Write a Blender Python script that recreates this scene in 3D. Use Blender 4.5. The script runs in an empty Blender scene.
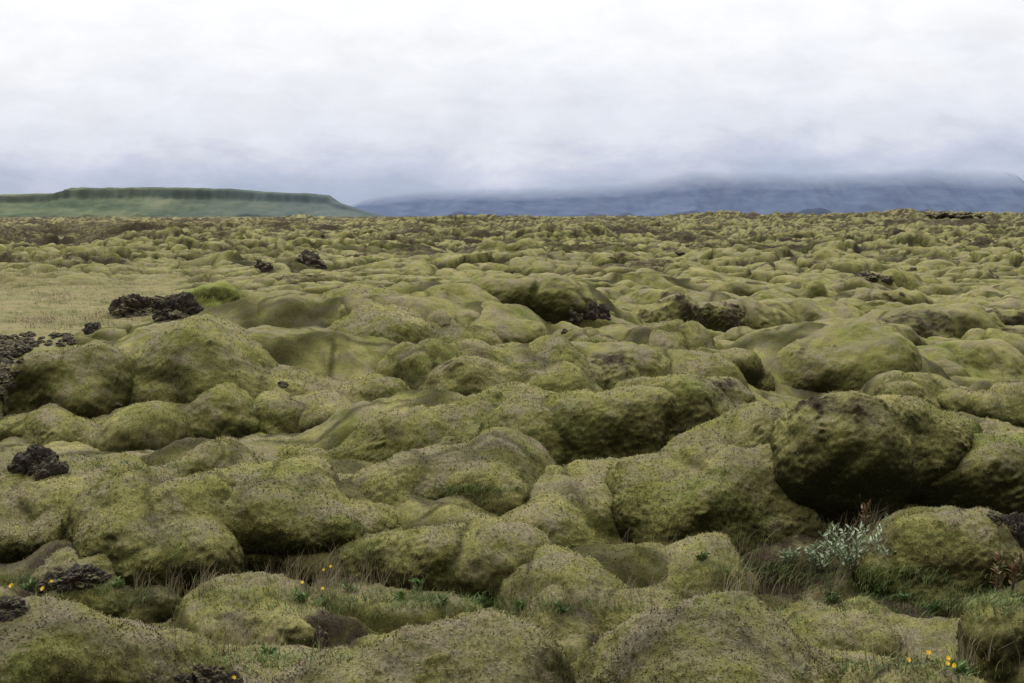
import bpy, math, numpy as np
from mathutils import Vector
rng=np.random.default_rng(7)
sc=bpy.context.scene
# ------------------------------------------------------------ camera
F=50/36*1024; H=2.6; HOR=216.0
PITCH=math.atan((341.5-HOR)/F)
cam=bpy.data.cameras.new("camera"); co=bpy.data.objects.new("camera",cam)
sc.collection.objects.link(co); sc.camera=co
cam.lens=50; cam.sensor_width=36; cam.clip_start=0.1; cam.clip_end=60000
co.location=(0,0,H); co.rotation_euler=(math.pi/2-PITCH,0,0)
cp,sp=math.cos(PITCH),math.sin(PITCH)
def ray(px,py):
    u=(341.5-py)/F; r=(px-512)/F
    d=np.array([r, cp+u*sp, -sp+u*cp]); return d/d[1]      # per unit y
# ------------------------------------------------------------ noise
P=rng.permutation(4096); P=np.concatenate([P,P]).astype(np.int64)
RV=rng.random(4096)
ga=rng.random(4096)*2*np.pi; G2=np.stack([np.cos(ga),np.sin(ga)],1)
g3=rng.normal(size=(4096,3)); g3/=np.linalg.norm(g3,axis=1)[:,None]
M=4095
def h2(i,j,s): return P[(P[(i+s*131)&M]+j)&M]
def h3(i,j,k,s): return P[(P[(P[(i+s*131)&M]+j)&M]+k)&M]
def q(t): return t*t*t*(t*(t*6-15)+10)
def perlin2(x,y,s=0):
    xi=np.floor(x).astype(np.int64); yi=np.floor(y).astype(np.int64); fx=x-xi; fy=y-yi
    u=q(fx); v=q(fy); o=0
    for a in (0,1):
        wx=u if a else 1-u
        for b in (0,1):
            wy=v if b else 1-v
            g=G2[h2(xi+a,yi+b,s)]
            o=o+wx*wy*(g[:,0]*(fx-a)+g[:,1]*(fy-b))
    return o*1.5
def perlin3(x,y,z,s=0):
    xi=np.floor(x).astype(np.int64); yi=np.floor(y).astype(np.int64); zi=np.floor(z).astype(np.int64)
    fx=x-xi; fy=y-yi; fz=z-zi; u=q(fx); v=q(fy); w=q(fz); o=0
    for a in (0,1):
        for b in (0,1):
            for c in (0,1):
                g=g3[h3(xi+a,yi+b,zi+c,s)]
                o=o+(u if a else 1-u)*(v if b else 1-v)*(w if c else 1-w)*(g[:,0]*(fx-a)+g[:,1]*(fy-b)+g[:,2]*(fz-c))
    return o*1.5
def fbm2(x,y,s=0,o=4):
    r=0;a=1.0
    for k in range(o): r=r+a*perlin2(x*2**k+k*17.3,y*2**k-k*9.1,s+k); a*=.5
    return r
def fbm3(x,y,z,s=0,o=3):
    r=0;a=1.0
    for k in range(o): r=r+a*perlin3(x*2**k+k*7.3,y*2**k-k*9.1,z*2**k+3.3*k,s+k); a*=.5
    return r
def worley2(x,y,s=0):
    xi=np.floor(x).astype(np.int64); yi=np.floor(y).astype(np.int64)
    f1=np.full(x.shape,9.);f2=np.full(x.shape,9.);idr=np.zeros(x.shape)
    for a in (-1,0,1):
        for b in (-1,0,1):
            hh=h2(xi+a,yi+b,s)
            dx=xi+a+RV[hh]-x; dy=yi+b+RV[(hh*7+11)&M]-y
            d=np.sqrt(dx*dx+dy*dy); n=d<f1
            f2=np.where(n,f1,np.minimum(f2,d)); idr=np.where(n,RV[(hh*13+5)&M],idr); f1=np.where(n,d,f1)
    return f1,f2,idr
def worley3(x,y,z,s=0):
    xi=np.floor(x).astype(np.int64); yi=np.floor(y).astype(np.int64); zi=np.floor(z).astype(np.int64)
    f1=np.full(x.shape,9.);f2=np.full(x.shape,9.)
    for a in (-1,0,1):
        for b in (-1,0,1):
            for c in (-1,0,1):
                hh=h3(xi+a,yi+b,zi+c,s)
                dx=xi+a+RV[hh]-x; dy=yi+b+RV[(hh*7+11)&M]-y; dz=zi+c+RV[(hh*3+29)&M]-z
                d=np.sqrt(dx*dx+dy*dy+dz*dz); n=d<f1
                f2=np.where(n,f1,np.minimum(f2,d)); f1=np.where(n,d,f1)
    return f1,f2
def ss(a,b,x):
    t=np.clip((x-a)/(b-a),0,1); return t*t*(3-2*t)
# ------------------------------------------------------------ macro terrain
def macro(x,y):
    sy=np.where(y<21,2.9,5.0)
    z=1.05*np.exp(-(np.abs(x+2.8)/5.4)**4-((y-21)/sy)**2)
    z=z+0.30*np.exp(-((x-4.5)/4.5)**2-((y-24)/5)**2)
    sy=np.where(y<13.6,1.7,2.6)
    z=z+0.50*np.exp(-((x-3.1)/2.0)**2-((y-13.6)/sy)**2)
    z=z+0.22*np.exp(-((x+2.4)/1.6)**2-((y-12.2)/1.2)**2)
    z=z-0.25*np.exp(-((x+0.0)/3)**2-((y-10.2)/.9)**2)
    z=z-0.22*np.exp(-((y-8.7)/.7)**2)
    return z
def place(px,py):
    d=ray(px,py); t=np.geomspace(4,9000,6000)
    z=H+d[2]*t; m=macro(d[0]*t,t)
    i=np.argmax(z<=m) if (z<=m).any() else len(t)-1
    return np.array([d[0]*t[i],t[i],m[i]])
def flatmask(x,y):
    a=x/np.maximum(y,1)
    return ss(-0.20,-0.27,a+0.07*perlin2(x*.12,y*.12,5)+.05*perlin2(x*.4,y*.4,6))*ss(25,32,y)*ss(66,46,y+8*perlin2(x*.2,y*.2,7))
def dome(f,r=.85): return np.sqrt(np.clip(1-(f/r)**2,0.0,1))
# ------------------------------------------------------------ mound list
SK=.16
ML=[ # px, ytop, ybase, width, opts
(230,314,440,500,dict(depthr=.36,lob=1.,label="long swollen moss ridge of fused lava lobes",yaw=.10)),
(470,384,480,420,dict(depthr=.38,lob=1.,label="long low moss ridge running between hollows",yaw=.22)),
(560,336,425,350,dict(depthr=.40,lob=1.,label="broad moss ridge with several rounded shoulders",yaw=.28)),
(330,316,375,350,dict(depthr=.42,lob=1.,label="long moss ridge of merged rounded lobes",yaw=.2)),
(640,372,470,300,dict(depthr=.38,lob=1.1,label="long diagonal moss fold joining two ridges",yaw=.45)),
(430,440,540,380,dict(depthr=.36,lob=1.,label="low flowing moss fold between bigger mounds",yaw=.35)),
(440,611,830,340,dict(label="smooth pale olive moss cushion over low rounded lava",lob=.8,pale=1)),
(735,598,820,330,dict(label="lumpy moss mound with greyed dry crown",lob=.8,pale=1)),
(90,600,830,400,dict(label="broad moss mound with grey lichen and loose rock beside it",lob=.8,pale=1)),
(900,664,830,220,{}),(1012,600,720,120,{}),
(250,583,645,150,dict(label="small grassy moss hummock with dry stems")),
(625,549,640,280,dict(label="low moss hummock with dry grass along its front",lob=1.,yaw=.15)),
(840,606,665,150,{}),(955,503,592,230,dict(label="green moss mound behind a silvery willow shrub",lob=.8)),
(275,466,582,235,dict(label="large arched moss mound with dark hollow beneath",lob=.9,yaw=.1)),
(165,470,588,200,dict(label="rounded moss mound fused to a larger neighbour",lob=.9,yaw=.1)),
(430,488,596,270,dict(lob=1.,yaw=.2)),(50,458,550,220,dict(lob=.9,yaw=.2)),(80,545,600,190,{}),
(565,472,568,240,dict(yaw=.4,lob=1.)),
(790,402,520,340,dict(depthr=.42,lob=.9,label="long undercut moss bulge joining two big boulders",yaw=.25)),
(728,432,550,235,dict(label="big dark moss boulder with undercut front",lob=.9)),
(872,386,525,235,dict(label="tallest rounded moss boulder with brown bare patch",lob=.8,crown=(-.55,-.35,.75),cr=(.88,1.08))),
(965,398,510,200,dict(lob=.9)),
(640,402,478,150,dict(yaw=.3)),(545,401,475,200,dict(yaw=.3)),(450,401,478,175,dict(yaw=.2)),
(330,460,520,185,dict(yaw=.3)),(1005,380,430,110,{}),(925,371,420,115,{}),
(705,375,425,108,dict(crown=(0.,-.5,.8),label="moss mound with bare dark lava crown")),
(812,318,394,188,dict(label="long rounded moss boulder standing clear of its neighbours",lob=.6,yaw=-.1)),
(585,346,412,150,dict(crown=(.3,-.5,.7),yaw=.3)),(432,338,430,115,dict(yaw=.8)),(500,345,405,120,dict(yaw=.4)),
(375,374,440,135,dict(yaw=.4)),(300,386,450,150,dict(yaw=.3)),(255,320,392,145,dict(lob=.8,yaw=.2)),
(65,341,450,135,dict(label="tall moss covered lava block at the field edge",lob=.8)),
(150,328,405,170,dict(lob=.8,yaw=.2)),(205,380,455,160,dict(yaw=.2)),(110,396,465,140,{}),(345,336,402,140,dict(yaw=.3)),
(485,301,348,118,dict(label="isolated dome shaped moss mound",lob=.5)),
(420,283,335,175,dict(yaw=.3)),(540,274,325,145,dict(yaw=.2)),(335,298,350,135,{}),
(584,283,324,66,dict(label="moss mound with exposed dark lava face",crown=(.1,-1.,.15))),
(650,320,368,120,{}),(720,345,395,100,{}),(630,298,330,90,{}),(710,298,335,120,{}),(775,290,322,80,{}),
(900,350,400,110,{}),(965,341,385,140,{}),(1010,328,370,80,{}),(945,303,338,110,{}),(870,298,325,70,{}),
(1000,288,315,90,{}),(920,273,295,70,{}),(820,273,295,75,{}),(770,260,278,60,{}),(845,253,270,55,{}),
(700,268,288,70,{}),(612,264,282,80,dict(crown=(0,-1.,.2),label="low mound with broken dark lava front")),(545,249,272,100,{}),(590,328,365,75,{}),(470,268,292,90,{}),
(213,281,319,72,dict(label="bright green mossy boulder leaning on dark lava block",yaw=.1,green=1.,lob=.4)),
(235,260,276,60,{}),(400,260,280,70,{}),(290,325,350,70,{}),
(190,438,492,170,dict(yaw=.3)),(20,410,460,80,{}),
]
class O: pass
MP=[]
for i,(px,yt,yb,w,o) in enumerate(ML):
    m=O(); o=dict(o); m.seed=i+1; dr=o.pop('depthr',float(rng.uniform(.6,1.0)))
    p=place(px,yb); m.rx=w/2*p[1]/F*1.08; m.ry=m.rx*dr
    m.cy=p[1]+m.ry*.75; d=ray(px,yt); m.cx=d[0]*m.cy; zt=H+d[2]*m.cy
    m.zb=macro(np.array([m.cx]),np.array([m.cy]))[0]-SK
    m.h=max(zt-m.zb,.36*m.rx+SK); m.w=w; m.o=o; m.yaw=o.pop('yaw',float(rng.uniform(-.3,.7))); MP.append(m)
tries=0; cnt=0
while cnt<120 and tries<6000:
    tries+=1
    y=math.exp(rng.uniform(math.log(20),math.log(85))); x=y*rng.uniform(-.42,.42)
    r=math.exp(rng.uniform(math.log(.3),math.log(1.4)))*(1+.005*y)
    if x/y<-.13 and 20<y<66: continue
    if any((x-m.cx)**2+((y-m.cy)*.8)**2<((r+m.rx)*.62)**2 for m in MP): continue
    m=O(); m.seed=100+cnt; m.cx,m.cy,m.rx,m.ry=x,y,r*rng.uniform(1.,1.9),r*rng.uniform(.5,.8); m.h=r*rng.uniform(.38,.66)+.24
    m.zb=macro(np.array([x]),np.array([y]))[0]-SK; m.w=2*r*F/y; m.yaw=rng.uniform(-.3,.8); m.o={}
    if rng.random()<.5: m.o['crown']=(rng.uniform(-.5,.5),-.9,.4)
    MP.append(m); cnt+=1
SOIL=[(place(a,b),r) for a,b,r in [(325,592,.45),(300,578,.4),(230,590,.35),(470,600,.5),(790,572,.5),(830,562,.45),(700,558,.35),(860,525,.45),(620,645,.35),(340,645,.35),(60,592,.4),(910,612,.4),(540,620,.3)]]
def full(x,y,detail=True):
    far=ss(28,70,y); a_=x/np.maximum(y,1)
    wx=x+0.45*fbm2(x*.5,y*.5,41,2); wy=y+0.45*fbm2(x*.5,y*.5,47,2)
    fm=flatmask(x,y); am=1-0.85*fm
    f1,f2,r=worley2(wx/3.2,(wy-.3*wx)/2.3,3)
    e=ss(0,.22,f2-f1)
    z=(0.42*dome(f1)*(.45+.55*e)+0.42*(r-.35)*e)*am*(0.5+0.55*far)
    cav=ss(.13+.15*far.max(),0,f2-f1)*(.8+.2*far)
    f1,f2,r2=worley2(wx/1.2+9,wy/1.0,8)
    var=ss(-.45,.55,fbm2(x/9,y/9,64,3))
    z=z+(0.20*dome(f1)*ss(-.1,.2,f2-f1)+0.10*r2*ss(0,.2,f2-f1))*am*(1-.3*far+1.2*far*var)
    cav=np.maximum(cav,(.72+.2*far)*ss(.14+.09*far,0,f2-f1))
    f1,f2,r3=worley2(wx/.42,wy/.42+4,18)
    z=z+0.04*dome(f1)*am*(1+1.8*far)+.06*fm*dome(f1)
    cav=np.maximum(cav,.25*ss(.2,0,f2-f1))
    farr=ss(45,100,y)
    f1,f2,r4=worley2((x+5*fbm2(x*.1,y*.1,60,3))/16,(y+5*fbm2(x*.1,y*.1,61,3))/6,23)
    z=z+farr*(.9*dome(f1,.8)*r4*ss(-.05,.2,f2-f1))*(.2+.9*var)
    cav=np.maximum(cav,farr*ss(.28,.02,f2-f1))
    z=z+farr*(.5*np.abs(fbm2(x/4.0,y/2.3,66,5))+.4*fbm2(x/12,y/6,67,3))
    lf=fbm2(x/45,y/40,70,4)
    fade=ss(6000,1500,y)
    sk=ss(150,450,y)*(.3+4.2*a_+1.6*fbm2(x*.016,y*.006,78,4))
    z=z+ss(60,200,y)*1.5*lf*fade - 0.65*ss(45,160,y) - .38 + .05*far + sk*1.1
    z=z+fm*.2
    z=np.minimum(z, 1.9+ y*0.0004+.3*perlin2(x*.05,y*.03,77)+sk+.35*ss(100,300,y)*fbm2(x*.12,y*.12,79,3))
    z=z*fade
    z=z+0.022*fbm2(x*3.2,y*3.2,80,3)
    z=z+macro(x,y)
    # ground swells up behind and beside the mounds so that they flow into each other
    for m in MP:
        R=max(m.rx,m.ry)*2.4
        s=(np.abs(x-m.cx)<R)&(np.abs(y-m.cy)<R)
        if not s.any(): continue
        nf=1. if m.cy>14 else 0.
        dx=x[s]-m.cx; dy=y[s]-(m.cy+(.50 if nf else .42)*m.ry); ca,sa=math.cos(-m.yaw),math.sin(-m.yaw)
        kx=1.6 if nf else 1.40
        u=(dx*ca-dy*sa)/(m.rx*kx); v=(dx*sa+dy*ca)/(m.ry*(kx-.08))
        rr=np.sqrt(u*u+v*v)+.12*perlin2(x[s]*1.3/m.rx,y[s]*1.3/m.rx,m.seed%40)
        b=(m.zb+SK*.4)+m.h*(.78 if nf else .70)*(1-ss(.15,1.,rr))-.45*ss(.8,1.3,rr)
        zz=z[s]; k=.18; hh=np.clip(.5+.5*(b-zz)/k,0,1)
        z[s]=zz*(1-hh)+b*hh+k*hh*(1-hh)+hh*(1-fm[s])*(.09*perlin2(x[s]*1.7,y[s]*1.7,33)+.05*np.abs(perlin2(x[s]*3.1,y[s]*3.1,34)))
    if detail: z=z+0.013*fbm2(x*12,y*12,84,3)
    rk=fbm2(x/9,y/9,90,4)
    rock=ss(.40,.62,rk)*.7*ss(14,30,y)
    rock=np.maximum(rock, ss(.04,.44,fbm2(x/26,y/12,95,6))*ss(60,110,y)*.75)
    rock=np.maximum(rock, far*cav*ss(-.4,.15,fbm2(x/6,y/6,98,3))*.85)  # dark gaps between far bumps painted in as rock tone
    rock=np.maximum(rock, ss(-.10,-.26,a_)*ss(95,125,y)*ss(340,260,y)*.7)
    rock=rock*(1-fm)
    for p,r in SOIL:
        dd=np.hypot(x-p[0],(y-p[1])*.8)/r
        rock=np.maximum(rock,.78*ss(1.2,.5,dd+.3*rk))
    return z,cav*(1-fm),rock,fm
# ------------------------------------------------------------ mesh helper
def make_mesh(name,verts,quads=None,tris=None,attrs=None,mat=None,smooth=True,matidx=None):
    me=bpy.data.meshes.new(name)
    nq=0 if quads is None else len(quads); nt=0 if tris is None else len(tris)
    me.vertices.add(len(verts)); me.vertices.foreach_set("co",np.asarray(verts,np.float32).ravel())
    L=[]
    if nq: L.append(np.asarray(quads).ravel())
    if nt: L.append(np.asarray(tris).ravel())
    L=np.concatenate(L).astype(np.int32)
    me.loops.add(len(L)); me.loops.foreach_set("vertex_index",L)
    me.polygons.add(nq+nt)
    st=np.concatenate([np.arange(nq)*4, nq*4+np.arange(nt)*3]).astype(np.int32)
    me.polygons.foreach_set("loop_start",st)
    me.polygons.foreach_set("use_smooth",np.full(nq+nt,smooth))
    me.update(calc_edges=True); me.validate()
    if attrs:
        for k,v in attrs.items():
            a=me.attributes.new(k,'FLOAT','POINT'); a.data.foreach_set("value",np.asarray(v,np.float32))
    if mat: me.materials.append(mat)
    return me
def add(name,me,loc=(0,0,0),parent=None,label=None,cat=None,group=None,kind=None):
    o=bpy.data.objects.new(name,me); sc.collection.objects.link(o); o.location=loc
    if parent is not None: o.parent=parent
    if label:o["label"]=label
    if cat:o["category"]=cat
    if group:o["group"]=group
    if kind:o["kind"]=kind
    return o
def grid_quads(nr,nc,wrap=False):
    i=np.arange(nr-1)[:,None]; j=np.arange(nc if wrap else nc-1)[None,:]; j2=(j+1)%nc
    return np.stack([i*nc+j+0*j2,i*nc+j2,(i+1)*nc+j2,(i+1)*nc+j],-1).reshape(-1,4)
def grid_normals(Pg,wrap):
    if wrap: dj=np.roll(Pg,-1,1)-np.roll(Pg,1,1)
    else: dj=np.gradient(Pg,axis=1)
    di=np.gradient(Pg,axis=0); n=np.cross(dj,di); l=np.linalg.norm(n,axis=2,keepdims=True)+1e-12
    return n/l
def fuzz(pts,nrm,n,size,attrs):
    """little moss sprigs lying like scales on the cushion, part of the same mesh"""
    idx=rng.integers(0,len(pts),n); nn=nrm[idx]
    p=pts[idx]+rng.normal(0,.010,(n,3)); p=p-nn*((p-pts[idx])*nn).sum(1)[:,None]
    L=size*(.5+rng.random(n))[:,None]
    tg=rng.normal(size=(n,3)); tg[:,2]+=.5; tg-=nn*(tg*nn).sum(1)[:,None]; tg/=np.linalg.norm(tg,axis=1)[:,None]+1e-9
    d=tg+nn*rng.uniform(.2,1.0,(n,1)); d/=np.linalg.norm(d,axis=1)[:,None]
    t=np.cross(nn,tg); w=L*.42
    V=np.stack([p-t*w*.5-nn*.002,p+d*L,p+t*w*.5-nn*.002],1)
    # wind each sprig so that its face looks out of the cushion
    fn=np.cross(V[:,1]-V[:,0],V[:,2]-V[:,0]); fl=(fn*nn).sum(1)<0
    V[fl]=V[fl][:,[2,1,0]]
    V=V.reshape(-1,3)
    A={k:np.repeat(v[idx],3) for k,v in attrs.items()}
    A['tip']=(rng.uniform(.4,1.,(n,1))*np.array([[0.1,1.,.1]])).ravel()
    return V,np.arange(3*n).reshape(-1,3),A
# ------------------------------------------------------------ materials
def mat_new(name):
    m=bpy.data.materials.new(name); m.use_nodes=True; nt=m.node_tree
    return m,nt,nt.nodes["Principled BSDF"]
def N(nt,t,**k):
    n=nt.nodes.new(t)
    for a,b in k.items(): setattr(n,a,b)
    return n
def noise(nt,scale,detail=4,rough=.55,vec=None,dist=0):
    n=N(nt,'ShaderNodeTexNoise'); n.inputs['Scale'].default_value=scale; n.inputs['Detail'].default_value=detail
    n.inputs['Roughness'].default_value=rough; n.inputs['Distortion'].default_value=dist
    if vec is not None: nt.links.new(vec,n.inputs['Vector'])
    return n.outputs['Fac']
def ramp(nt,fac,stops,interp='LINEAR'):
    r=N(nt,'ShaderNodeValToRGB'); cr=r.color_ramp; cr.interpolation=interp
    while len(cr.elements)<len(stops): cr.elements.new(.5)
    for e,(p,c) in zip(cr.elements,stops):
        e.position=p; e.color=(c if isinstance(c,tuple) else (c,c,c))+(1,)
    nt.links.new(fac,r.inputs['Fac']); return r.outputs['Color']
def mix(nt,fac,a,b,mode='MIX'):
    m=N(nt,'ShaderNodeMix',data_type='RGBA',blend_type=mode)
    for s,v in ((0,fac),(6,a),(7,b)):
        if isinstance(v,bpy.types.NodeSocket): nt.links.new(v,m.inputs[s])
        elif s==0: m.inputs[0].default_value=v
        else: m.inputs[s].default_value=tuple(v)+(1,)
    return m.outputs[2]
def math_(nt,op,a,b=0.,clamp=False):
    m=N(nt,'ShaderNodeMath',operation=op,use_clamp=clamp)
    for s,v in ((0,a),(1,b)):
        if isinstance(v,bpy.types.NodeSocket): nt.links.new(v,m.inputs[s])
        else: m.inputs[s].default_value=v
    return m.outputs[0]
def attr(nt,n): 
    a=N(nt,'ShaderNodeAttribute',attribute_name=n); return a.outputs['Fac']

def moss_material():
    m,nt,b=mat_new("woolly_moss"); geo=N(nt,'ShaderNodeNewGeometry'); pos=geo.outputs['Position']
    base=ramp(nt,noise(nt,1.1,7,.65,pos),[(.30,(.135,.135,.038)),(.5,(.218,.206,.066)),(.68,(.320,.290,.115))])
    mid=ramp(nt,noise(nt,7,8,.75,pos),[(.3,.74),(.7,1.24)])
    c=mix(nt,1,base,mid,'MULTIPLY')
    # fresh green
    gr=ramp(nt,noise(nt,1.3,5,.65,pos,.2),[(.55,0.),(.69,.6)])
    c=mix(nt,gr,c,(.120,.160,.032))
    # greyed dead moss, mainly on crowns
    ndead=math_(nt,'ADD',noise(nt,2.3,11,.80,pos),math_(nt,'MULTIPLY',attr(nt,'up'),.16))
    ndead=math_(nt,'ADD',ndead,math_(nt,'MULTIPLY',attr(nt,'pale'),.05))
    gfac=ramp(nt,ndead,[(.59,0.),(.74,.85)])
    c=mix(nt,gfac,c,(.225,.188,.128))
    c=mix(nt,math_(nt,'MULTIPLY',attr(nt,'green'),.7),c,(.18,.215,.045))
    # brown patches
    br=ramp(nt,noise(nt,1.9,11,.82,pos),[(.575,0.),(.68,.7)])
    c=mix(nt,br,c,(.092,.064,.037))
    # flat grassy heath
    hc=ramp(nt,noise(nt,.7,9,.80,pos),[(.38,(.11,.115,.042)),(.5,(.19,.17,.078)),(.62,(.26,.205,.12))])
    c=mix(nt,math_(nt,'MULTIPLY',attr(nt,'flat'),.9),c,hc)
    # crevices: litter and soil, with crease shade painted into the colour
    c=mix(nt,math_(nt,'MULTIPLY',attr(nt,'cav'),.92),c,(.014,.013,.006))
    # undersides and steep flanks: bare dark lava, plus shade painted into the colour
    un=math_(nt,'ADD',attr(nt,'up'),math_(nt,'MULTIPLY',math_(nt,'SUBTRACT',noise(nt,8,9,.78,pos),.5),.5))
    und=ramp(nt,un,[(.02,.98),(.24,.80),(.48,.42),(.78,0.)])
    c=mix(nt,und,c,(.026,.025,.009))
    # bare lava, and the painted dark gaps of the far field
    rn=noise(nt,4,9,.8,pos)
    rf=math_(nt,'ADD',attr(nt,'rock'),math_(nt,'MULTIPLY',math_(nt,'SUBTRACT',rn,.5),2.8))
    rf=ramp(nt,rf,[(.38,0.),(.85,.95)])
    rf=math_(nt,'MULTIPLY',rf,ramp(nt,attr(nt,'rock'),[(.02,0.),(.6,1.)]))
    rc=ramp(nt,noise(nt,16,6,.75,pos),[(.35,(.016,.012,.009)),(.7,(.075,.055,.038))])
    c=mix(nt,rf,c,rc)
    # woolly grain
    sp_=ramp(nt,noise(nt,70,6,.85,pos),[(.34,.50),(.5,1.),(.66,1.48)])
    c=mix(nt,1,c,sp_,'MULTIPLY')
    tipc=mix(nt,1,c,(1.4,1.38,1.34),'MULTIPLY')
    c=mix(nt,attr(nt,'tip'),c,tipc)
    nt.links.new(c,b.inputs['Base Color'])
    b.inputs['Roughness'].default_value=1; b.inputs['Specular IOR Level'].default_value=.05
    b1=N(nt,'ShaderNodeBump'); b1.inputs['Distance'].default_value=.014
    nt.links.new(math_(nt,'MULTIPLY',math_(nt,'SUBTRACT',1.,attr(nt,'tip')),1.,True),b1.inputs['Strength'])
    nt.links.new(noise(nt,50,7,.85,pos),b1.inputs['Height'])
    b2=N(nt,'ShaderNodeBump'); b2.inputs['Distance'].default_value=.045; b2.inputs['Strength'].default_value=.45
    nt.links.new(noise(nt,9,7,.70,pos),b2.inputs['Height']); nt.links.new(b1.outputs[0],b2.inputs['Normal'])
    nt.links.new(b2.outputs[0],b.inputs['Normal'])
    return m
MOSS=moss_material()
def lava_material():
    m,nt,b=mat_new("lava_rock"); geo=N(nt,'ShaderNodeNewGeometry'); pos=geo.outputs['Position']
    c=ramp(nt,noise(nt,9,8,.75,pos),[(.3,(.018,.013,.010)),(.52,(.060,.044,.032)),(.75,(.15,.12,.09))])
    sx=N(nt,'ShaderNodeSeparateXYZ'); nt.links.new(geo.outputs['Normal'],sx.inputs[0])
    up=ramp(nt,math_(nt,'ADD',math_(nt,'MULTIPLY',sx.outputs['Z'],.45),noise(nt,4,6,.7,pos)),[(.74,0.),(.88,.95)])
    c=mix(nt,up,c,(.17,.15,.06))
    nt.links.new(c,b.inputs['Base Color']); b.inputs['Roughness'].default_value=.9
    b1=N(nt,'ShaderNodeBump'); b1.inputs['Distance'].default_value=.05; b1.inputs['Strength'].default_value=1
    nt.links.new(noise(nt,22,8,.75,pos),b1.inputs['Height']); nt.links.new(b1.outputs[0],b.inputs['Normal'])
    return m
LAVA=lava_material()
def simple(name,col,rough=.8,var=.3,scale=20):
    m,nt,b=mat_new(name); geo=N(nt,'ShaderNodeNewGeometry')
    f=ramp(nt,noise(nt,scale,3,.6,geo.outputs['Position']),[(.3,1-var),(.7,1+var)])
    nt.links.new(mix(nt,1,col,f,'MULTIPLY'),b.inputs['Base Color']); b.inputs['Roughness'].default_value=rough
    return m
# ------------------------------------------------------------ terrain
ys=np.concatenate([np.exp(np.arange(math.log(4.2),math.log(55),.0025)),
                   np.exp(np.arange(math.log(55.2),math.log(600),.004)),np.geomspace(610,16000,160)])
an=np.tan(np.linspace(math.radians(-30),math.radians(30),680))
X=(ys[:,None]*an[None,:]); Y=np.repeat(ys[:,None],len(an),1)
zx,cav,rock,fm=full(X.ravel(),Y.ravel())
T=np.stack([X.ravel(),Y.ravel(),zx],1)
nr,nc=X.shape
nrm=grid_normals(T.reshape(nr,nc,3),False).reshape(-1,3); nrm*=np.sign(nrm[:,2:3])
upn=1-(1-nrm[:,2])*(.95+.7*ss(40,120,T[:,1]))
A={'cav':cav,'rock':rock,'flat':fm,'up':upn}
sel=(T[:,1]<16)&(T[:,1]>6.0)&(np.abs(T[:,0]/T[:,1])<.42)
fv,ft,fa=fuzz(T[sel],nrm[sel],170000,.017,{k:v[sel] for k,v in A.items()})
A['tip']=np.zeros(len(T))
verts=np.concatenate([T,fv]); At={k:np.concatenate([A[k],fa[k]]) for k in A}
me=make_mesh("lava_field",verts,grid_quads(nr,nc),ft+len(T),At,MOSS)
add("lava_field_ground",me,kind="structure",label="rolling lava field carpeted with woolly olive moss",cat="ground")
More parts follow.
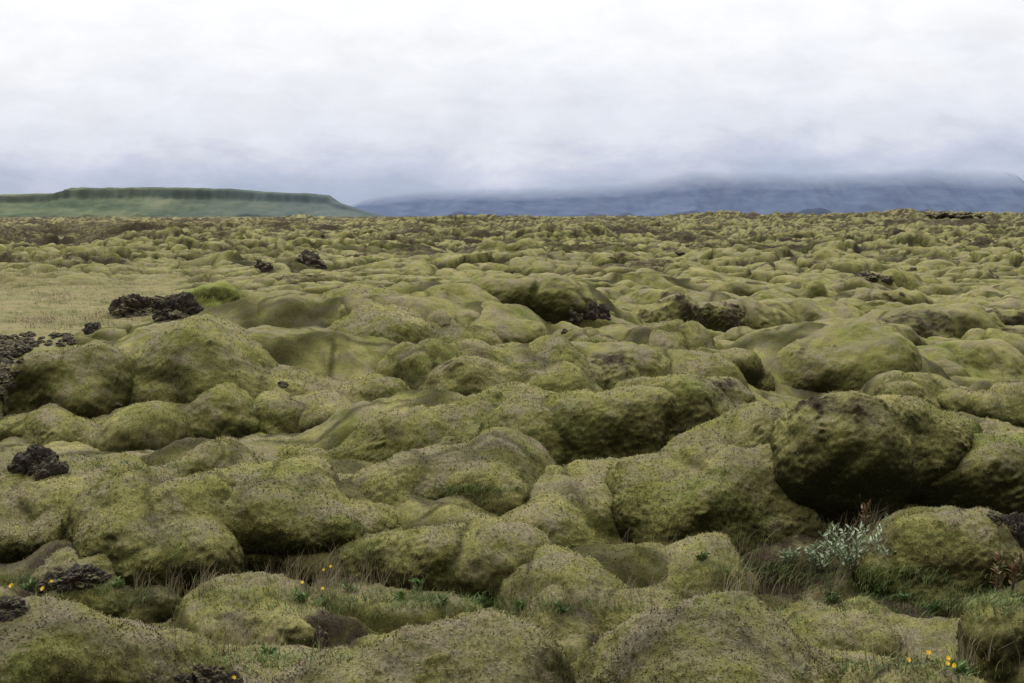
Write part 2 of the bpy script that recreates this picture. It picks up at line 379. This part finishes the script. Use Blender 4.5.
# ------------------------------------------------------------ mossy mounds
def mound(m):
    seed=m.seed; lob=m.o.get('lob',1.)
    cx,cy,rx,ry,h,zb,w=m.cx,m.cy,m.rx,m.ry,m.h,m.zb,m.w
    nlon=int(np.clip(w*1.7,40,430)); nlat=int(nlon*.46)
    th=np.linspace(0.001,math.pi*.86,nlat)[:,None]; ph=np.linspace(0,2*math.pi,nlon,endpoint=False)[None,:]
    d=np.stack([np.sin(th)*np.cos(ph),np.sin(th)*np.sin(ph),np.cos(th)+0*ph],-1).reshape(-1,3)
    e=2.25; k=(np.abs(d)**e).sum(1)**(-1/e); d=d*k[:,None]
    cz=.40*h; rz=.60*h
    v=d*np.array([rx,ry,rz])
    R=(rx*ry*rz)**(1/3.); S=max(min(R,1.0),.12)
    n=d/np.array([rx,ry,rz]); n/=np.linalg.norm(n,axis=1)[:,None]
    o=seed*13.7
    s=1/(S*1.7)
    lf=fbm3(v[:,0]*s+o,v[:,1]*s,v[:,2]*s-o,seed%50,2)
    v2=v+n*(lf*.48*S)[:,None]
    wv=v2+.25*S*np.stack([fbm3(v2[:,0]*1.3/S,v2[:,1]*1.3/S+o,v2[:,2]*1.3/S,3,2),fbm3(v2[:,0]*1.3/S+o,v2[:,1]*1.3/S,v2[:,2]*1.3/S,4,2),0*lf],1)
    c=S*1.25
    # lobes elongated down the flanks
    f1,f2=worley3(wv[:,0]/c+o,wv[:,1]/c*.5,wv[:,2]/c*.45,seed%60)
    seam=ss(0,.22,f2-f1)
    disp=lob*.42*S*(.55-f1*f1)*(.6+.4*seam); cav=ss(.09,0,f2-f1)*.6*min(lob,1.)*ss(-.7,.4,lf)
    c=max(.2,S*.5)
    g1,g2=worley3(wv[:,0]/c-o,wv[:,1]/c,wv[:,2]/c*.5,9)
    disp=disp+.05*c*(.5-g1*g1); cav=np.maximum(cav,.12*ss(.14,0,g2-g1))
    v3=v2+n*disp[:,None]
    disp=.024*fbm3(v3[:,0]*4+o,v3[:,1]*4,v3[:,2]*4,11,4)+.007*perlin3(v3[:,0]*24+o,v3[:,1]*24,v3[:,2]*24,14)
    v3=v3+n*disp[:,None]
    ca,sa=math.cos(m.yaw),math.sin(m.yaw)
    v3=np.stack([v3[:,0]*ca-v3[:,1]*sa,v3[:,0]*sa+v3[:,1]*ca,v3[:,2]],1)
    nw=np.stack([n[:,0]*ca-n[:,1]*sa,n[:,0]*sa+n[:,1]*ca,n[:,2]],1)
    v3[:,2]+= (rz - v3[:,2].max())
    v3[:,2]+=cz
    rk=fbm3(v3[:,0]*2.6+o,v3[:,1]*2.6,v3[:,2]*2.6,31,4)
    rock=ss(.50,.80,rk)*.45
    if 'crown' in m.o:
        cd=np.array(m.o['crown'],float); cd/=np.linalg.norm(cd)
        q_=v3-np.array([0,0,cz]); q_=q_/np.array([rx,ry,rz]); q_/=np.linalg.norm(q_,axis=1)[:,None]
        c0,c1=m.o.get('cr',(.78,1.02))
        rock=np.maximum(rock,.70*ss(c0,c1,(q_@cd)+.25*rk))
    rock=np.clip(rock,0,.8)
    v3=v3+nw*(rock*.10*S*np.abs(fbm3(v3[:,0]*9,v3[:,1]*9,v3[:,2]*9,55,3)))[:,None]
    Pg=v3.reshape(nlat,nlon,3); nn=grid_normals(Pg,True).reshape(-1,3)
    sgn=np.sign((nn*nw).sum(1))[:,None]; nn*=sgn
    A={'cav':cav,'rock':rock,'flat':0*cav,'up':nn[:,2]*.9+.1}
    if m.o.get('green'): A['green']=0*cav+1
    if m.o.get('pale'): A['pale']=0*cav+1
    V=v3; tr=None
    if cy<20:
        area=rx*ry*6
        m_=(nn[:,1]<.5)&(rock<.3)
        if m_.sum()>10:
            nf=int(min(65000,area*9500*(8/cy)**1.4))
            wgt=(np.sin(th)+0*ph).ravel()*m_; idx=rng.choice(len(V),size=min(nf*2,40000),p=wgt/wgt.sum())
            fv,ft,fa=fuzz(V[idx],nn[idx],nf,.013+.0006*cy,{k:x[idx] for k,x in A.items()})
            A['tip']=np.zeros(len(V)); A={k:np.concatenate([A[k],fa[k]]) for k in A}
            tr=ft+len(V); V=np.concatenate([V,fv])
    if 'tip' not in A: A['tip']=np.zeros(len(V))
    qd=grid_quads(nlat,nlon,True)[:,::-1]
    me=make_mesh("moss_mound",V,qd,tr,A,MOSS)
    return add("moss_mound",me,(cx,cy,zb),label=m.o.get('label') or "rounded lava mound thickly covered in olive moss",cat="mound",group="moss covered lava mounds")
for m in MP: mound(m)
bpy.context.view_layer.update()
dg=bpy.context.evaluated_depsgraph_get()
def hit(px,py):
    d=Vector(ray(px,py)).normalized()
    ok,loc,no,i_,ob,mt=sc.ray_cast(dg,Vector((0,0,H)),d)
    if ok: return np.array(loc)
    return place(px,py)
# ------------------------------------------------------------ lava rocks
def lava_rock(px,yt,yb,w,seed,label="rough black lava rock",sink=.38):
    p=hit(px,yb)
    if label=="loose black lava rubble stone": sink=.32
    rx=w/2*p[1]/F; h=(yb-yt)*p[1]/F; ry=rx*.8
    nlon=int(np.clip(w*2.2,40,200)); nlat=int(nlon*.5)
    th=np.linspace(0.001,math.pi-.001,nlat)[:,None]; ph=np.linspace(0,2*math.pi,nlon,endpoint=False)[None,:]
    d=np.stack([np.sin(th)*np.cos(ph),np.sin(th)*np.sin(ph),np.cos(th)+0*ph],-1).reshape(-1,3)
    o=seed*5.3; r=1+.35*fbm3(d[:,0]*1.3+o,d[:,1]*1.3,d[:,2]*1.3,5,2)
    f1,f2=worley3(d[:,0]*1.7+o,d[:,1]*1.7,d[:,2]*1.7,seed); r=r+.32*(f2-f1)-.1
    r=r-.26*np.abs(fbm3(d[:,0]*4+o,d[:,1]*4,d[:,2]*4,7,4))
    v=d*r[:,None]*np.array([rx,ry,h*.75])
    v[:,2]+=h*(.5-sink)
    me=make_mesh("lava_rock",v,grid_quads(nlat,nlon,True)[:,::-1],None,None,LAVA,smooth=False)
    return (me,(p[0],p[1]+ry*.5,p[2]),label)
RL=[(133,289,316,50,"squat dark lava block standing on the heath"),(176,288,318,52,"dark jagged lava block with moss on its shoulder"),
(310,249,266,28,"dark lava block on pale heath"),(263,259,271,18,None),(92,321,333,20,None),(34,444,470,40,"black clinker rock poking out of moss"),(52,455,474,26,None),(18,452,470,24,None),(42,462,478,22,None),
(72,564,584,50,"crumbly brown lava rock with lichen"),(50,572,588,30,None),(98,568,580,22,None),(8,596,614,36,None),(205,660,688,40,"dark crumbly rock among dry grass"),(228,670,690,30,None),(182,672,692,24,None),
(318,626,642,20,None),(1016,508,540,36,"rough dark rock at the foot of moss"),(996,510,522,22,None),
(950,210,218,30,"distant dark lava outcrop on the skyline"),(934,212,218,16,None),(966,211,218,20,None),(980,213,218,14,None),(868,270,280,24,None),(886,274,282,16,None),
(600,302,318,24,None),(574,304,318,20,None),(588,298,314,22,"dark jagged lava outcrop beside moss domes")]
RM=[lava_rock(a,b,c,d,i+1,l or "rough black lava rock") for i,(a,b,c,d,l) in enumerate(RL)]
for i in range(140):
    if i<85: px=rng.uniform(-45,22); py=rng.uniform(343,402); s=rng.uniform(6,19)
    else: px=rng.uniform(-10,74); py=rng.uniform(335,347); s=rng.uniform(3,11)
    RM.append(lava_rock(px,py-s*.55,py,s*1.35,40+i,"loose black lava rubble stone"))
for i in range(10):
    px=rng.uniform(0,1024); py=math.exp(rng.uniform(math.log(18),math.log(200)))+216; s=rng.uniform(5,10)+(py-216)*.022
    if 90<px<240 and 260<py<330: s*=.6
    RM.append(lava_rock(px,py-s*.45,py,s,180+i,"small dark lava fragment half buried in moss",sink=.45))
# ------------------------------------------------------------ grass
def blades(P0,hgt,wid,lean,n=3):
    m=len(P0); ang=rng.random(m)*2*np.pi; dr=np.stack([np.cos(ang),np.sin(ang),0*ang],1)
    side=np.stack([-np.sin(ang+.9),np.cos(ang+.9),0*ang],1)
    Vs=[]
    for k in range(n+1):
        t=k/n; c=P0+dr*(lean*hgt*t*t)[:,None]+np.array([0,0,1.])*(hgt*t*(1-.25*t*lean))[:,None]
        w=(wid*(1-t)**.7)[:,None]+.0003
        Vs+= [c-side*w,c+side*w]
    V=np.stack(Vs,1); K=2*(n+1)
    qs=np.concatenate([np.arange(m)[:,None]*K+np.array([2*k,2*k+1,2*k+3,2*k+2]) for k in range(n)])
    return V.reshape(-1,3),qs
def leafmat(name,c1,c2,sc_=6):
    m,nt,b=mat_new(name); geo=N(nt,'ShaderNodeNewGeometry')
    c=ramp(nt,noise(nt,sc_,3,.6,geo.outputs['Position']),[(.35,c1),(.65,c2)])
    nt.links.new(c,b.inputs['Base Color']); b.inputs['Roughness'].default_value=.7
    return m
GREEN=leafmat("green_grass",(.085,.14,.028),(.20,.24,.07))
DRY=leafmat("dry_grass",(.20,.16,.09),(.40,.33,.20))
def patch(cx,cyb,sx,sy,n,rad=.03,kk=(5,12)):
    out=[]
    for _ in range(n):
        p=hit(cx+rng.normal(0,sx),cyb+rng.normal(0,sy)); k=rng.integers(*kk)
        q_=p+np.concatenate([rng.normal(0,rad,(k,2)),np.full((k,1),-.015)],1); out.append(q_)
    return np.concatenate(out)
gp=[patch(450,602,55,5,200),patch(560,608,40,4,50),patch(860,578,45,7,150),patch(780,568,40,5,100),
    patch(470,490,22,3,50),patch(110,465,40,3,40),patch(900,602,60,7,130),patch(990,600,30,8,80),patch(30,580,30,5,60),patch(330,600,40,8,110),patch(920,670,50,6,60),patch(260,660,40,5,60),patch(150,590,50,5,50)]
gp=np.concatenate(gp); V,Q=blades(gp,rng.uniform(.03,.08,len(gp)),np.full(len(gp),.003),rng.uniform(.2,1.2,len(gp)))
G1=(V,Q)
dp=np.concatenate([patch(860,530,20,12,24),patch(335,590,35,12,70),patch(600,606,60,4,25),patch(770,590,50,5,30),patch(245,648,30,5,25),patch(930,660,50,6,25),patch(720,554,40,4,14),patch(190,588,25,5,24)])
V,Q=blades(dp,rng.uniform(.08,.26,len(dp)),np.full(len(dp),.0014),rng.uniform(.1,.7,len(dp)))
hp=np.concatenate([patch(rng.uniform(-20,210),rng.uniform(264,330),14,3,12,.12,(6,14)) for _ in range(70)])
hp=hp[hp[:,1]>27]
V2,Q2=blades(hp,rng.uniform(.05,.15,len(hp)),np.full(len(hp),.007),rng.uniform(.3,1.,len(hp)))
G2_=(np.concatenate([V,V2]),np.concatenate([Q,Q2+len(V)]))
# ------------------------------------------------------------ willow shrubs
LEAF=leafmat("willow_leaf",(.19,.26,.13),(.42,.47,.31),30); BARK=simple("willow_bark",(.10,.07,.045))
HERB=leafmat("herb_leaf",(.07,.13,.03),(.15,.21,.06),30)
RED=leafmat("reddish_leaf",(.20,.06,.03),(.14,.16,.06),25)
STEM=simple("flower_stem",(.07,.11,.03)); YEL=simple("yellow_petal",(.85,.55,.02),.6,.1)
def tube(path,r0,r1,ns=5):
    path=np.array(path); k=len(path); V=[]
    for i,p in enumerate(path):
        r=r0+(r1-r0)*i/(k-1)
        for j in range(ns):
            a=2*math.pi*j/ns; V.append(p+np.array([math.cos(a)*r,math.sin(a)*r,0]))
    return np.array(V),grid_quads(k,ns,True)
def leaf(p,d,L,W,up):
    d=d/np.linalg.norm(d); s=np.cross(d,up); s/=np.linalg.norm(s)+1e-9; n=np.cross(s,d)
    pts=[p,p+d*L*.35+s*W*.5+n*.1*L,p+d*L*.35-s*W*.5+n*.1*L,p+d*L*.4,p+d*L*.75+s*W*.33+n*.06*L,p+d*L*.75-s*W*.33+n*.06*L,p+d*L]
    return pts,[(0,3,1),(0,2,3),(1,3,4),(2,5,3),(3,6,4),(3,5,6)]
def shrub(p,hpx,wpx,nst,label,mat,nl_=15,name="willow_shrub",cat="shrub",group="willow shrubs"):
    hh=hpx*p[1]/F; ww=wpx*p[1]/F/2; SV=[];SQ=[];ns=0;LV=[];LT=[];nl=0
    for i in range(nst):
        a=rng.random()*6.28; e=np.array([math.cos(a)*ww*rng.uniform(.3,1),math.sin(a)*ww*rng.uniform(.3,.8),hh*rng.uniform(.45,1.)])
        path=[e*np.array([t,t,t**.7])+rng.normal(0,.006,3)*(t>0) for t in np.linspace(0,1,7)]
        v,qd=tube(path,.004,.0015); SV.append(v);SQ.append(qd+ns);ns+=len(v)
        for t in np.linspace(.25,1,nl_):
            c=e*np.array([t,t,t**.7]); up=rng.normal(size=3)*.6+np.array([0,0,1])
            dd=np.array([rng.normal(),rng.normal(),.5+rng.random()])
            pts,tr=leaf(c,dd,rng.uniform(.035,.065),rng.uniform(.014,.025),up)
            LV+=pts; LT+=[tuple(q_+nl for q_ in t_) for t_ in tr]; nl+=7
    root=bpy.data.objects.new(name,None); sc.collection.objects.link(root); root.location=(p[0],p[1],p[2]-.03)
    root["label"]=label; root["category"]=cat; root["group"]=group
    add("stem",make_mesh("stem",np.concatenate(SV),np.concatenate(SQ),None,None,BARK),parent=root)
    add("foliage",make_mesh("foliage",np.array(LV),None,np.array(LT),None,mat,smooth=False),parent=root)
SH=[(hit(854,578),62,92,26,"silvery leaved dwarf willow growing between moss mounds",LEAF),
(hit(818,575),42,50,11,"small silvery willow sprig in mossy hollow",LEAF),
(hit(995,595),50,20,4,"sparse reddish willow sprig against moss",RED),(hit(1012,592),40,20,4,"sparse reddish willow sprig against moss",RED),
(hit(862,532),38,24,4,"thin reddish shrub twigs beneath the moss boulder",RED,7),(hit(790,564),24,24,5,"small silvery willow sprig in mossy hollow",LEAF)]
HB=[(hit(a,b),s,s*1.6,5,"small leafy green herb in a damp hollow",HERB,7,"green_herb","plant","small green herbs") for a,b,s in [(420,590,14),(445,606,12),(480,604,12),(400,600,10),(905,600,14),(930,612,12),(880,592,16),(760,575,12),(350,592,12),(300,600,12),(960,672,12),(30,590,12),(700,560,10),(560,610,11),(830,600,12),(520,608,11),(270,655,11),(120,588,12)]]
FL=[]
for a,b in [(322,571),(330,566),(323,588),(52,582),(20,585),(46,588),(945,663),(951,668),(925,652),(300,583),(905,660),(955,660),(236,678)]:
    p=hit(a,b+15); FL.append((p,max(H+ray(a,b)[2]*p[1]-p[2],.06)))
# ---- now create everything that was placed by casting onto the terrain
for me_,l_,lab in RM: add("lava_rock",me_,l_,label=lab,cat="rock",group="dark lava rocks")
add("grass",make_mesh("grass",*G1,None,None,GREEN),kind="stuff",label="short green grass growing in mossy hollows",cat="grass")
add("dry_grass",make_mesh("dry_grass",*G2_,None,None,DRY),kind="stuff",label="thin dry grass stems between moss mounds",cat="grass")
for s in SH: shrub(*s)
for s in HB: shrub(*s)
for p,hh in FL:
    bend=rng.normal(0,.02,2)
    v,qd=tube([np.array([bend[0]*t*t,bend[1]*t*t,hh*t]) for t in np.linspace(0,1,6)],.002,.0013)
    st=add("yellow_flower",make_mesh("yellow_flower",v,qd,None,None,STEM),tuple(p),label="yellow hawkweed flower on thin stem",cat="flower",group="yellow wildflowers")
    V=[];Tt=[];n=0; tilt=np.array([rng.normal(0,.4),-.6,.6]); tilt/=np.linalg.norm(tilt)
    a1=np.cross(tilt,[1,0,0]);a1/=np.linalg.norm(a1);a2=np.cross(tilt,a1)
    for L_,k in ((.013,14),(.008,9)):
        for i in range(k):
            a=2*math.pi*i/k+rng.normal(0,.08); dd=a1*math.cos(a)+a2*math.sin(a)+tilt*(.25 if L_>.012 else .7)
            pts,tr=leaf(np.array([bend[0],bend[1],hh]),dd,L_,.006,tilt)
            V+=pts;Tt+=[tuple(q_+n for q_ in t_) for t_ in tr];n+=7
    add("blossom",make_mesh("blossom",np.array(V),None,np.array(Tt),None,YEL,smooth=False),parent=st)
# ------------------------------------------------------------ mountains
def mountain(name,dist,depth,prof,xr,nx,ny,m,seed,gul,cliffy=True):
    xs=np.linspace(*xr,nx); Xp=(xs-512)/F*dist
    top=np.interp(xs,[a for a,_ in prof],[(HOR-b)*dist/F for _,b in prof])
    t=np.linspace(0,1.5,ny)
    XX=np.repeat(Xp[None,:],ny,0).ravel(); TT=np.repeat(t[:,None],nx,1).ravel(); TP=np.repeat(top[None,:],ny,0).ravel()
    g=fbm2(XX/gul,TT*.6,seed,4)
    s=TT+.20*g*(TT>0)
    if cliffy:
        S=np.where(s<.66,.62*np.clip(s,0,1)/.66,.62+.32*ss(.64,.74,s)+.06*ss(.76,.86,s))
        S=np.where(s>.9,S-(s-.9)*.5,S)
    else:
        S=np.clip(s,0,1); S=np.where(s>1.,1-(s-1.)*.5,S)
    S=S*(1+.02*fbm2(XX/gul*2,TT*5,seed+5,3))
    Z=TP*S-4*(TT<=0)-2
    V=np.stack([XX,dist-depth+TT*depth,Z],1)
    hgt=np.maximum.accumulate(np.clip(S,0,1).reshape(ny,nx),axis=0).ravel()
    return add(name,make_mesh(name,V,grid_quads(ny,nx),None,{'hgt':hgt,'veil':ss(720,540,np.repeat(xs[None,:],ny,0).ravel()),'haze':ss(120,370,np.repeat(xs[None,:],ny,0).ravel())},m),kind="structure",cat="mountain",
        label="flat topped green mesa under low cloud" if seed==201 else "hazy blue mountain range beneath low cloud")
def mtn_mat(name,c1,c2,c3,cliff,cf,hz,veil):
    m,nt,b=mat_new(name); geo=N(nt,'ShaderNodeNewGeometry'); pos=geo.outputs['Position']
    mp=N(nt,'ShaderNodeMapping'); mp.inputs['Scale'].default_value=(.006,.004,.02); nt.links.new(pos,mp.inputs['Vector'])
    c=ramp(nt,noise(nt,1,7,.65,mp.outputs[0]),[(.35,c1),(.5,c2),(.66,c3)])
    band=ramp(nt,math_(nt,'ADD',attr(nt,'hgt'),math_(nt,'MULTIPLY',math_(nt,'SUBTRACT',noise(nt,1.5,5,.6,mp.outputs[0]),.5),.3)),[(.55,0.),(.70,cf),(.88,cf),(.97,0.)])
    c=mix(nt,band,c,cliff)
    if hz: c=mix(nt,math_(nt,'MULTIPLY',attr(nt,'haze'),.6),c,hz)  # distance haze painted into the slope colour
    nt.links.new(c,b.inputs['Base Color']); b.inputs['Roughness'].default_value=1; b.inputs['Specular IOR Level'].default_value=0
    if veil:
        mp2=N(nt,'ShaderNodeMapping'); mp2.inputs['Scale'].default_value=(.0012,.0005,.004); nt.links.new(pos,mp2.inputs['Vector'])
        f=math_(nt,'ADD',attr(nt,'hgt'),math_(nt,'MULTIPLY',math_(nt,'SUBTRACT',noise(nt,1,4,.5,mp2.outputs[0]),.5),veil[2]))
        f=math_(nt,'ADD',f,math_(nt,'MULTIPLY',attr(nt,'veil'),.12))
        f=ramp(nt,f,[(veil[0],1.),(veil[1],0.)])
        tr=N(nt,'ShaderNodeBsdfTransparent'); ms=N(nt,'ShaderNodeMixShader')
        nt.links.new(f,ms.inputs[0]); nt.links.new(tr.outputs[0],ms.inputs[1]); nt.links.new(b.outputs[0],ms.inputs[2])
        nt.links.new(ms.outputs[0],nt.nodes['Material Output'].inputs['Surface'])
    return m
mountain("mesa_hill",5200,520,[(-250,199),(-60,195),(0,194),(68,192),(80,187),(170,186.5),(235,188),(270,191),(310,192.5),(330,194),(340,201),(352,205),(378,214),(392,220)],(-250,395),420,90,
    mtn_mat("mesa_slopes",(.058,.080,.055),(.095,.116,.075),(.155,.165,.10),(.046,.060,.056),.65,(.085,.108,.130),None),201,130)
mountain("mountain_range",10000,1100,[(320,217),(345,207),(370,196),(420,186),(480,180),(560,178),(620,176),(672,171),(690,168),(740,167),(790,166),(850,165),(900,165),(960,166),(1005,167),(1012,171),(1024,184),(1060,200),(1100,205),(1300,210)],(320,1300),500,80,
    mtn_mat("range_slopes",(.090,.114,.178),(.105,.131,.196),(.124,.150,.212),(.09,.115,.172),.0,None,(.52,.92,.28)),211,420,False)  # aerial haze is put into these blue slope colours
# ------------------------------------------------------------ light
w=bpy.data.worlds.new("World"); sc.world=w; w.use_nodes=True; nt=w.node_tree
bg=nt.nodes['Background']; out=nt.nodes['World Output']
sky=N(nt,'ShaderNodeTexSky'); sky.sky_type='NISHITA'; sky.sun_disc=False
sdir=np.array([-.45,.38,1.10]); sdir/=np.linalg.norm(sdir)
sky.sun_elevation=math.asin(sdir[2]); sky.sun_rotation=math.atan2(sdir[0],sdir[1])
nt.links.new(sky.outputs[0],bg.inputs[0]); bg.inputs[1].default_value=.10
tc=N(nt,'ShaderNodeTexCoord'); sx=N(nt,'ShaderNodeSeparateXYZ'); nt.links.new(tc.outputs['Generated'],sx.inputs[0])
mp=N(nt,'ShaderNodeMapping'); mp.inputs['Scale'].default_value=(9.,9.,20.); nt.links.new(tc.outputs['Generated'],mp.inputs['Vector'])
n1=noise(nt,1.3,9,.58,mp.outputs[0],.3)
mp3=N(nt,'ShaderNodeMapping'); mp3.inputs['Scale'].default_value=(2.2,2.2,12.); mp3.inputs['Location'].default_value=(3,1,2); nt.links.new(tc.outputs['Generated'],mp3.inputs['Vector'])
n2=noise(nt,1.0,3,.5,mp3.outputs[0],.1)
e=math_(nt,'ADD',sx.outputs['Z'],math_(nt,'MULTIPLY',math_(nt,'SUBTRACT',n1,.5),.075))
e=math_(nt,'ADD',e,math_(nt,'MULTIPLY',math_(nt,'SUBTRACT',n2,.5),.045))
e=math_(nt,'ADD',e,math_(nt,'MULTIPLY',sx.outputs['X'],-.03))
e2=ramp(nt,sx.outputs['Z'],[(.12,0.),(.9,1.)])
e=math_(nt,'MULTIPLY',e,4.)
col=ramp(nt,e,[(0.,(.40,.46,.61)),(.09,(.47,.53,.68)),(.155,(.61,.65,.78)),(.21,(.76,.785,.875)),(.33,(.85,.868,.935)),(.44,(.95,.96,.99)),(1.,(1.,1.,1.02))])
n3=ramp(nt,noise(nt,2.2,8,.6,mp.outputs[0],.35),[(.35,.95),(.63,1.035)])
col=mix(nt,1,col,n3,'MULTIPLY')
col=mix(nt,e2,col,(3.2,3.22,3.3))
# added darkening of the unseen sky behind the viewer, to shade viewer-facing fronts
yb_=ramp(nt,math_(nt,'ADD',math_(nt,'MULTIPLY',sx.outputs['Y'],.5),.5),[(.15,.22),(.82,1.)])
col=mix(nt,1,col,yb_,'MULTIPLY')
bg2=N(nt,'ShaderNodeBackground'); nt.links.new(col,bg2.inputs[0]); bg2.inputs[1].default_value=1.
ms=N(nt,'ShaderNodeMixShader'); ms.inputs[0].default_value=.96
nt.links.new(bg.outputs[0],ms.inputs[1]); nt.links.new(bg2.outputs[0],ms.inputs[2]); nt.links.new(ms.outputs[0],out.inputs['Surface'])
sl=bpy.data.lights.new("sun",'SUN'); sl.energy=1.5; sl.angle=math.radians(12); sl.color=(1,.97,.92)
so=bpy.data.objects.new("sun",sl); sc.collection.objects.link(so)
so.rotation_euler=Vector(sdir).to_track_quat('Z','Y').to_euler()
sc.view_settings.view_transform='Standard'; sc.view_settings.look='None'; sc.view_settings.exposure=0
